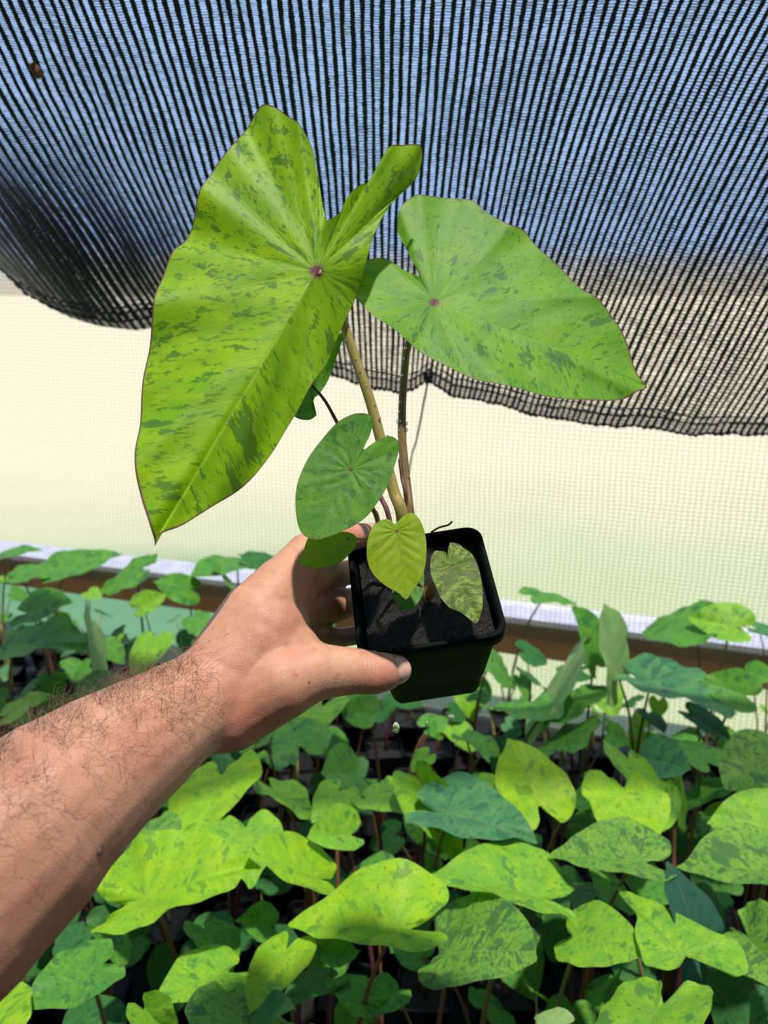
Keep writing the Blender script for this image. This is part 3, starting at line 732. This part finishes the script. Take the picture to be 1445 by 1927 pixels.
# ================================================================== BED OF POTTED PLANTS
# (junction px, tip px, widest-side px, height z, material, shape, description)
BED = [
 ((1007, 1497), (962, 1390), (1066, 1478), .42, 'b_bright', 0, 'upright bright lime heart leaf, notch down'),
 ((1175, 1500), (1200, 1600), (1252, 1512), .42, 'b_bright', 0, 'pale-centred yellow-lime heart leaf behind a dark speckled one'),
 ((1191, 1621), (1042, 1594), (1180, 1554), .44, 'b_mott', 0, 'dark-speckled leaf lying flat, tip to the left'),
 ((1193, 1446), (1262, 1540), (1260, 1474), .39, 'b_lime', 0, 'lime leaf peeping over the pale-centred one'),
 ((1222, 1430), (1288, 1440), (1238, 1386), .37, 'b_teal', 1, 'grey-green oval leaf with faint blotches'),
 ((1058, 1402), (1096, 1340), (1120, 1384), .37, 'b_mid', 1, 'round blue-green leaf with its notch at the bottom'),
 ((1150, 1383), (1185, 1394), (1150, 1358), .35, 'b_mid', 1, ''),
 ((1324, 1428), (1282, 1388), (1368, 1420), .37, 'b_mid', 0, 'drooping two-toned green leaf'),
 ((1452, 1432), (1368, 1470), (1402, 1380), .43, 'b_mott', 1, 'mottled round leaf cut by the right picture edge'),
 ((1459, 1558), (1338, 1546), (1430, 1488), .41, 'b_lime', 0, 'speckled lime leaf at the right edge above a patched one'),
 ((1462, 1640), (1283, 1618), (1420, 1565), .43, 'b_mott', 0, 'leaf with one large slate patch at the right edge'),
 ((1345, 1485), (1288, 1510), (1318, 1469), .33, 'b_mid', 0, ''),
 ((1350, 1525), (1322, 1529), (1349, 1510), .30, 'b_lime', 0, ''),
 ((1312, 1775), (1279, 1630), (1346, 1738), .39, 'b_slate', 0, 'plain slate-green leaf standing behind the twisted one'),
 ((1234, 1905), (1145, 2040), (1328, 1925), .43, 'b_lime', 0, 'broad speckled lime heart leaf at the bottom edge, right of centre'),
 ((1410, 1768), (1480, 1850), (1456, 1712), .42, 'b_mott', 0, 'mottled folded leaf reaching in from the right edge'),
 ((1088, 1764), (1192, 1778), (1118, 1703), .39, 'b_lime', 1, 'smooth oval lime leaf with water beads'),
 ((847, 1793), (988, 1778), (886, 1690), .40, 'b_mott', 1, 'large round speckled leaf below the centre'),
 ((997, 1684), (824, 1626), (986, 1602), .42, 'b_lime', 0, 'long lime leaf with a dark streak and curled lobe'),
 ((843, 1532), (1000, 1556), (878, 1466), .43, 'b_teal', 0, 'blue-green arrow leaf pointing right, dark blotch'),
 ((806, 1494), (882, 1608), (760, 1520), .40, 'b_lime', 0, 'large lime leaf partly under the blue-green arrow leaf'),
 ((741, 1745), (552, 1735), (748, 1634), .45, 'b_bright', 0, 'big cupped lime leaf at bottom centre'),
 ((521, 1488), (587, 1530), (560, 1480), .38, 'b_lime', 0, 'small pale lime leaf with wavy margin'),
 ((632, 1494), (592, 1536), (668, 1520), .39, 'b_lime', 0, 'pair of overlapping lime leaves'),
 ((650, 1572), (584, 1574), (640, 1516), .41, 'b_lime', 0, 'lime leaf with a forked lower lobe'),
 ((696, 1503), (764, 1516), (722, 1478), .38, 'b_lime', 1, 'small smooth lime oval leaf'),
 ((585, 1648), (474, 1598), (568, 1578), .42, 'b_bright', 0, 'yellow-lime leaf with a pinched corner'),
 ((461, 1570), (470, 1655), (528, 1566), .41, 'b_lime', 0, 'pale two-lobed leaf beside the forearm'),
 ((706, 1640), (652, 1642), (719, 1606), .37, 'b_mid', 0, ''),
 ((812, 1618), (812, 1660), (832, 1627), .33, 'b_mid', 1, ''),
 ((529, 1800), (467, 1896), (580, 1812), .42, 'b_bright', 0, 'glowing yellow-green leaf pointing down to the lower left'),
 ((626, 1788), (676, 1788), (632, 1820), .36, 'b_mid', 0, ''),
 ((611, 1850), (531, 1880), (578, 1832), .34, 'b_deep', 0, 'dark green leaf low at the bottom edge'),
 ((676, 1880), (614, 1832), (704, 1850), .35, 'b_mid', 0, 'deep green forked leaf at the bottom'),
 ((745, 1866), (706, 1900), (712, 1840), .34, 'b_mid', 1, ''),
 ((784, 1798), (736, 1772), (800, 1760), .35, 'b_mid', 0, ''),
 ((503, 1744), (460, 1730), (500, 1698), .34, 'b_mid', 0, 'small bright angular leaf'),
 ((661, 1458), (612, 1452), (641, 1404), .33, 'b_mid', 0, ''),
 ((878, 1390), (936, 1413), (905, 1384), .33, 'b_mid', 1, ''),
 ((277, 1690), (467, 1614), (292, 1575), .43, 'b_bright', 0, 'large yellow-lime leaf beside the forearm with a grey lower lobe'),
 ((408, 1474), (362, 1584), (330, 1496), .41, 'b_bright', 0, 'tall bright leaf under the wrist'),
 ((262, 1612), (304, 1522), (336, 1582), .40, 'b_mott', 0, 'mottled leaf half under the forearm'),
 ((391, 1757), (438, 1812), (442, 1752), .35, 'b_mid', 0, 'olive-green heart leaf'),
 ((412, 1834), (300, 1864), (378, 1788), .37, 'b_lime', 0, 'pale leaf with blunt tip'),
 ((279, 1906), (325, 1960), (318, 1880), .38, 'b_lime', 0, 'speckled lime leaf at bottom edge beneath the red stem'),
 ((455, 1926), (440, 1826), (356, 1905), .41, 'b_mott', 0, 'mottled leaf pair at the bottom edge, left of centre'),
 ((464, 1930), (541, 1886), (500, 1874), .41, 'b_deep', 0, ''),
 ((168, 1830), (44, 1890), (140, 1782), .43, 'b_mid', 0, 'long grey-green leaf with two ears near the bottom left corner'),
 ((-20, 1945), (22, 1840), (55, 1905), .44, 'b_bright', 0, 'bright lime leaf in the bottom left corner'),
 ((196, 1755), (232, 1808), (234, 1762), .33, 'b_mid', 1, ''),
 ((155, 1750), (110, 1802), (118, 1752), .30, 'b_deep', 1, ''),
 ((23, 1220), (148, 1190), (72, 1182), .40, 'b_mid', 1, 'broad pale green leaf at the left edge'),
 ((124, 1069), (222, 1038), (118, 1042), .42, 'b_mid', 0, 'arching leaf in front of the brown rail'),
 ((256, 1076), (186, 1106), (236, 1112), .42, 'b_mid', 0, 'drooping leaf hanging over the green netting'),
 ((349, 1106), (292, 1094), (345, 1138), .41, 'b_mid', 0, 'wavy blue-green leaf'),
 ((426, 1092), (452, 1104), (406, 1064), .42, 'b_mid', 0, ''),
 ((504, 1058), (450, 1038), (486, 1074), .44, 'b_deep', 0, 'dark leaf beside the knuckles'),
 ((446, 1062), (368, 1068), (412, 1048), .43, 'b_mid', 1, ''),
 ((287, 1207), (250, 1265), (324, 1212), .38, 'b_lime', 1, 'bright upright leaf above the wrist'),
 ((174, 1182), (182, 1272), (196, 1226), .38, 'b_light', 1, 'narrow pale upright leaf'),
 ((155, 1298), (226, 1276), (176, 1268), .36, 'b_mid', 1, ''),
 ((20, 1042), (72, 1028), (32, 1030), .42, 'b_mid', 0, 'small leaf against the rail at the left edge'),
 ((23, 1342), (90, 1306), (40, 1312), .38, 'b_lime', 0, 'bright leaf above the forearm at the left edge'),
 ((60, 1150), (130, 1130), (80, 1112), .40, 'b_mid', 0, ''),
 ((40, 1086), (110, 1076), (60, 1066), .41, 'b_mid', 0, ''),
 ((270, 1140), (310, 1120), (262, 1116), .40, 'b_lime', 0, ''),
 ((370, 1165), (400, 1195), (345, 1180), .40, 'b_mid', 1, ''),
 ((1022, 1126), (1084, 1130), (1000, 1110), .42, 'b_mid', 0, 'flat leaf above the rail, right of the pot'),
 ((1119, 1236), (1096, 1144), (1141, 1208), .41, 'b_mid', 1, 'upright mid green leaf showing its back'),
 ((1160, 1264), (1142, 1146), (1180, 1212), .40, 'b_light', 1, 'narrow pale leaf standing upright'),
 ((1042, 1323), (1068, 1192), (1094, 1260), .38, 'b_light', 1, 'tall pale leaf right of the pot'),
 ((1052, 1330), (1140, 1280), (1098, 1344), .38, 'b_mid', 0, 'fresh green leaf in front of the tall pale one'),
 ((1224, 1285), (1384, 1330), (1262, 1252), .39, 'b_teal', 0, 'long pale blue-green leaf with a dark blotch'),
 ((1392, 1306), (1320, 1280), (1400, 1264), .39, 'b_mid', 0, 'blotched leaf near the right edge'),
 ((1308, 1172), (1204, 1168), (1270, 1216), .43, 'b_mid', 0, 'leaf with curled lobes above the rail'),
 ((1376, 1178), (1296, 1160), (1382, 1138), .45, 'b_lime', 0, 'arched bright leaf tallest above the rail at right'),
 ((1430, 1186), (1475, 1200), (1440, 1176), .43, 'b_teal', 0, ''),
 ((921, 1244), (975, 1276), (940, 1290), .38, 'b_mid', 1, 'rounded leaf just right of the pot'),
 ((992, 1228), (1032, 1242), (1000, 1254), .38, 'b_deep', 0, ''),
 ((1022, 1340), (928, 1320), (984, 1356), .37, 'b_mid', 0, 'flat leaf with a tip toward the pot'),
 ((1312, 1352), (1376, 1392), (1330, 1338), .33, 'b_deep', 0, ''),
 ((1225, 1345), (1250, 1372), (1200, 1340), .33, 'b_deep', 1, ''),
 ((1000, 1278), (1040, 1300), (985, 1262), .36, 'b_deep', 0, ''),
 ((1410, 1265), (1450, 1276), (1425, 1245), .38, 'b_mid', 1, ''),
 ((560, 1400), (540, 1350), (620, 1375), .37, 'b_mid', 0, ''),
 ((600, 1335), (560, 1385), (650, 1330), .36, 'b_lime', 0, ''),
 ((500, 1395), (452, 1420), (520, 1372), .36, 'b_mid', 1, ''),
 ((690, 1345), (640, 1330), (700, 1310), .35, 'b_mid', 1, ''),
 ((905, 1475), (938, 1470), (908, 1456), .36, 'b_lime', 1, ''),
 ((1090, 1505), (1120, 1512), (1098, 1482), .35, 'b_mid', 1, ''),
 ((1270, 1480), (1300, 1555), (1262, 1520), .36, 'b_lime', 1, 'narrow lime leaf between two stems'),
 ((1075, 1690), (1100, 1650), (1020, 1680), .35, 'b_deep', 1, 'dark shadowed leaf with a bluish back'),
 ((1150, 1690), (1120, 1620), (1190, 1700), .34, 'b_mid', 1, ''),
 ((1010, 1870), (1050, 1900), (985, 1850), .30, 'b_mid', 0, ''),
 ((1140, 1850), (1115, 1880), (1170, 1830), .32, 'b_mid', 1, ''),
 ((1440, 1905), (1412, 1850), (1470, 1880), .36, 'b_teal', 0, 'blue-green leaf cut by the right edge near the bottom'),
 ((1050, 1925), (1005, 1908), (1060, 1900), .42, 'b_light', 0, 'pale curled leaf at the bottom edge'),
]
LM['b_light'] = leaf_mat('bed_leaf_pale_back', (.26, .44, .14), (.18, .36, .12), (.32, .50, .18), .70, .70, False)
PITCHG = .125
def cell(p):
    j = round((p.y-.52)/PITCHG); i = round((p.x-(.5*PITCHG if j % 2 else 0))/PITCHG)
    return i, j
def cellpos(i, j): return Vector((i*PITCHG+(.5*PITCHG if j % 2 else 0), .52+j*PITCHG, 0))
def inside_ok(p):      # inside the netting
    return (Vector((p.x, p.y, 0))-wL).dot(wn) > .075
plants = {}; K2 = {}
KK = {(741, 1745): .38, (277, 1690): .45, (997, 1684): .38, (843, 1532): .5, (847, 1793): .66, (1088, 1764): .8, (1191, 1621): .5, (1462, 1640): .5, (650, 1572): .5, (585, 1648): .5, (168, 1830): .8, (1224, 1285): .55, (1007, 1497): 1, (1175, 1500): 1, (1234, 1905): 1, (408, 1474): 1, (461, 1570): 1, (529, 1800): .8, (1312, 1775): 1, (455, 1926): 1}
M_potb = simple('black_nursery_plastic', (.005, .006, .007), .5, 30, (.008, .009, .011), .15, .1)
Jt = []
for k, (j, t, w_, z, m, s, desc) in enumerate(BED):
    J, A, B, N = pose(j, t, w_, z)
    A = A*1.06; B = B*1.06
    K2[k] = KK.get((j[0], j[1]), .72 if m != 'b_light' else .9)
    # keep the leaf on this side of the netting
    best = None
    for di in (-1, 0, 1):
        for dj in (-1, 0, 1):
            i0, j0 = cell(J); cc_ = (i0+di, j0+dj); cp = cellpos(*cc_)
            if not inside_ok(cp) or cc_[1] < -1: continue
            dd = (Vector((J.x, J.y, 0))-cp).length+.035*len(plants.get(cc_, []))
            if best is None or dd < best[0]: best = (dd, cc_)
    if best is None:
        cc_ = min(((i, j) for i in range(-9, 10) for j in range(0, 14) if inside_ok(cellpos(i, j))), key=lambda q: (cellpos(*q)-Vector((J.x, J.y, 0))).length)
    else: cc_ = best[1]
    plants.setdefault(cc_, []).append((J, A, B, N, m, s, desc, A.length*B.length, k))
def visible(p):
    d = depth(p); q = p-CAM
    return d > .2 and abs(q.dot(RX)/d*F) < 780 and -1050 < q.dot(UP)/d*F < 0
cells = [(i, j) for j in range(-1, 16) for i in range(-12, 13) if inside_ok(cellpos(i, j)) and (visible(cellpos(i, j)+Vector((0, 0, .3))) or visible(cellpos(i, j)+Vector((0, 0, .05))))]
for c_ in plants:
    if c_ not in cells: cells.append(c_)
cells.sort(key=lambda c_: (c_[1], c_[0]))
ORD = ['first', 'second', 'third', 'fourth', 'fifth', 'sixth', 'seventh', 'eighth', 'ninth', 'tenth', 'eleventh', 'twelfth', 'thirteenth', 'fourteenth', 'fifteenth', 'sixteenth', 'seventeenth', 'eighteenth', 'nineteenth', 'twentieth']
rows = sorted(set(c_[1] for c_ in cells))
pd, pf = pot_data(.080, .042, .031); sdv, sdf = soil_data(.0365, -.010, 12, .002)
pot_me = bpy.data.meshes.new('pot'); pot_me.from_pydata([tuple(v+Vector((0, 0, .080))) for v in pd], [], pf); pot_me.materials.append(M_potb)
soil_me = bpy.data.meshes.new('soil'); soil_me.from_pydata([tuple(v+Vector((0, 0, .080))) for v in sdv], [], sdf); soil_me.materials.append(M_soil)
for me in (pot_me, soil_me): me.polygons.foreach_set('use_smooth', [True]*len(me.polygons))
def link_part(name, me, parent):
    o = bpy.data.objects.new(name, me); C.objects.link(o); o.parent = parent; return o
nleaf = 0
for c_ in cells:
    base = cellpos(*c_); rw_ = [q for q in cells if q[1] == c_[1]]; ri = rows.index(c_[1]); ci = rw_.index(c_)
    pl = empty('potted_taro_plant', base)
    lv = sorted(plants.get(c_, []), key=lambda q: -q[7])
    rr = random.Random(c_[0]*101+c_[1]*7)
    desc = next((q[6] for q in lv if q[6]), None)
    if desc is None: desc = 'small shaded green leaves' if not lv else 'plain mid green leaves'
    place = 'row %s from the front, %s from the left' % (ORD[ri], ORD[ci])
    place = '%s from left in %s row of bed' % (ORD[ci], ORD[ri])
    words = desc.split()
    if len(words) > 5 and not desc.startswith('small shaded'): words = words[:12]
    short = {1: 'nursery plant'}
    d_ = ' '.join(desc.replace(',', '').split()[:6])
    for cut in ('with', 'a', 'its', 'the', 'of', 'in', 'at', 'by', 'and', 'under', 'behind', 'above', 'one', 'to', 'over', 'just', 'beside', 'near', 'half', 'two', 'bottom', 'left', 'from', 'large', 'dark', 'faint', 'below', 'curled', 'water', 'standing', 'showing', 'cut', 'lying', 'pinched', 'tip', 'right', 'brown', 'partly', 'tallest', 'grey-green'):
        while d_.split() and d_.split()[-1] == cut: d_ = ' '.join(d_.split()[:-1])
    tag(pl, 'taro, %s, %s' % (d_, place), 'potted plant', 'potted taro plants in the bed')
    yaw = rr.uniform(-.12, .12)
    for nm, me in (('pot', pot_me), ('soil', soil_me)):
        o = link_part(nm, me, pl); o.rotation_euler = (0, 0, yaw)
    # filler leaves
    back = c_[1] >= 6
    nf = (1 if len(lv) >= 2 else 3) if not back else (2 if len(lv) < 2 else 1)
    fills = []
    for q in range(nf):
        hz = rr.uniform(.13, .28) if not back else rr.uniform(.14, .28)
        a = rr.uniform(0, 2*PI); rad = rr.uniform(.02, .06)
        J = base+Vector((math.cos(a)*rad, math.sin(a)*rad, hz)); L = rr.uniform(.035, .062)*(1 if back else 1.15)
        if not inside_ok(J+Vector((math.cos(a), math.sin(a), 0))*L): a += PI; J = base+Vector((math.cos(a)*rad, math.sin(a)*rad, hz))
        up = Vector((math.cos(a)*.5+rr.uniform(-.4, .4), math.sin(a)*.5-.35+rr.uniform(-.3, .3), 1)).normalized()
        A = (Vector((math.cos(a), math.sin(a), -.5))); A = (A-up*A.dot(up)).normalized()*L; B = up.cross(A).normalized()*L*.62
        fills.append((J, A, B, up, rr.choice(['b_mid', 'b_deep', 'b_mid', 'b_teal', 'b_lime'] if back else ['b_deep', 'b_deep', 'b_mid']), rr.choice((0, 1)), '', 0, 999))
    for (J, A, B, N, m, s, dsc, _, k) in lv+fills:
        big = dsc != ''
        o, j0 = pose_leaf('leaf', J, A, B, N, LM[m], pl, side2(J, A, B, N, K2.get(k, .8)) if k < 900 else None, OVAL if s else HEART, seed=k*13+nleaf, n=72 if big else 44, rings=16 if big else 9)
        nleaf += 1
        st0 = base+Vector((rr.uniform(-.01, .01), rr.uniform(-.01, .01), .070)); h = J.z-.07
        q1 = st0.lerp(J, .3)+Vector((0, 0, h*.08)); q1 = Vector((st0.x+(J.x-st0.x)*.15, st0.y+(J.y-st0.y)*.15, .07+h*.38))
        q2 = Vector((st0.x+(J.x-st0.x)*.5, st0.y+(J.y-st0.y)*.5, .07+h*.75))
        th_ = .0042 if A.length > .06 else .0027
        petiole('petiole', [st0, q1, q2, J-N*.001], th_, th_*.45, SM[rr.choice(['red', 'olive', 'red', 'purple', 'tan'])], pl, 12, 7)

# twisted leaf at lower right (hand traced) on the nearest plant
TW = [(720, 845), (800, 880), (900, 915), (1000, 960), (1130, 1040), (1230, 1090), (1310, 1130), (1340, 1200), (1350, 1270), (1300, 1295), (1240, 1260), (1180, 1230), (1120, 1190), (1070, 1185), (1045, 1178), (1010, 1230), (970, 1250), (900, 1240), (850, 1210), (830, 1150), (805, 1070), (815, 980), (760, 910)]
TW = [(880+x/2.557, 1340+y/2.557) for x, y in TW]
jx, jy = 880+1030/2.557, 1340+1160/2.557
d0 = depth(atz(jx, jy, .43))
P2 = catmull([Vector((x, y, 0)) for x, y in TW], 110, True)
def dtw(x, y): return d0+(jy-y)*.0006+.0001*(jx-x)
out = [at(p.x, p.y, dtw(p.x, p.y)) for p in P2]; Jv = at(jx, jy, d0); Tv = at(1168, 1676, dtw(1168, 1676))
N = Vector()
for i in range(110): N += (out[i]-Jv).cross(out[(i+1) % 110]-Jv)
N.normalize()
if N.dot(CAM-Jv) < 0: N = -N
plr = [o for o in C.objects if o.name.startswith('potted_taro_plant') and o is not held]
tp = min(plr, key=lambda o: (o.location-Vector((Jv.x, Jv.y, 0))).length)
leaf_from('leaf', out, Jv, Tv, N, LM['b_lime'], tp, 24, amp=.02, kr=6, cup=.12, vein=.014)
petiole('petiole', [tp.location+Vector((0, 0, .07)), tp.location.lerp(Jv, .3)+Vector((0, 0, .08)), Jv-Vector((0, 0, .08)), Jv-N*.001], .0045, .002, SM['purple'], tp, 14, 8)
tp['label'] = 'taro: large twisted lime leaf with rolled edge near the bottom right corner'
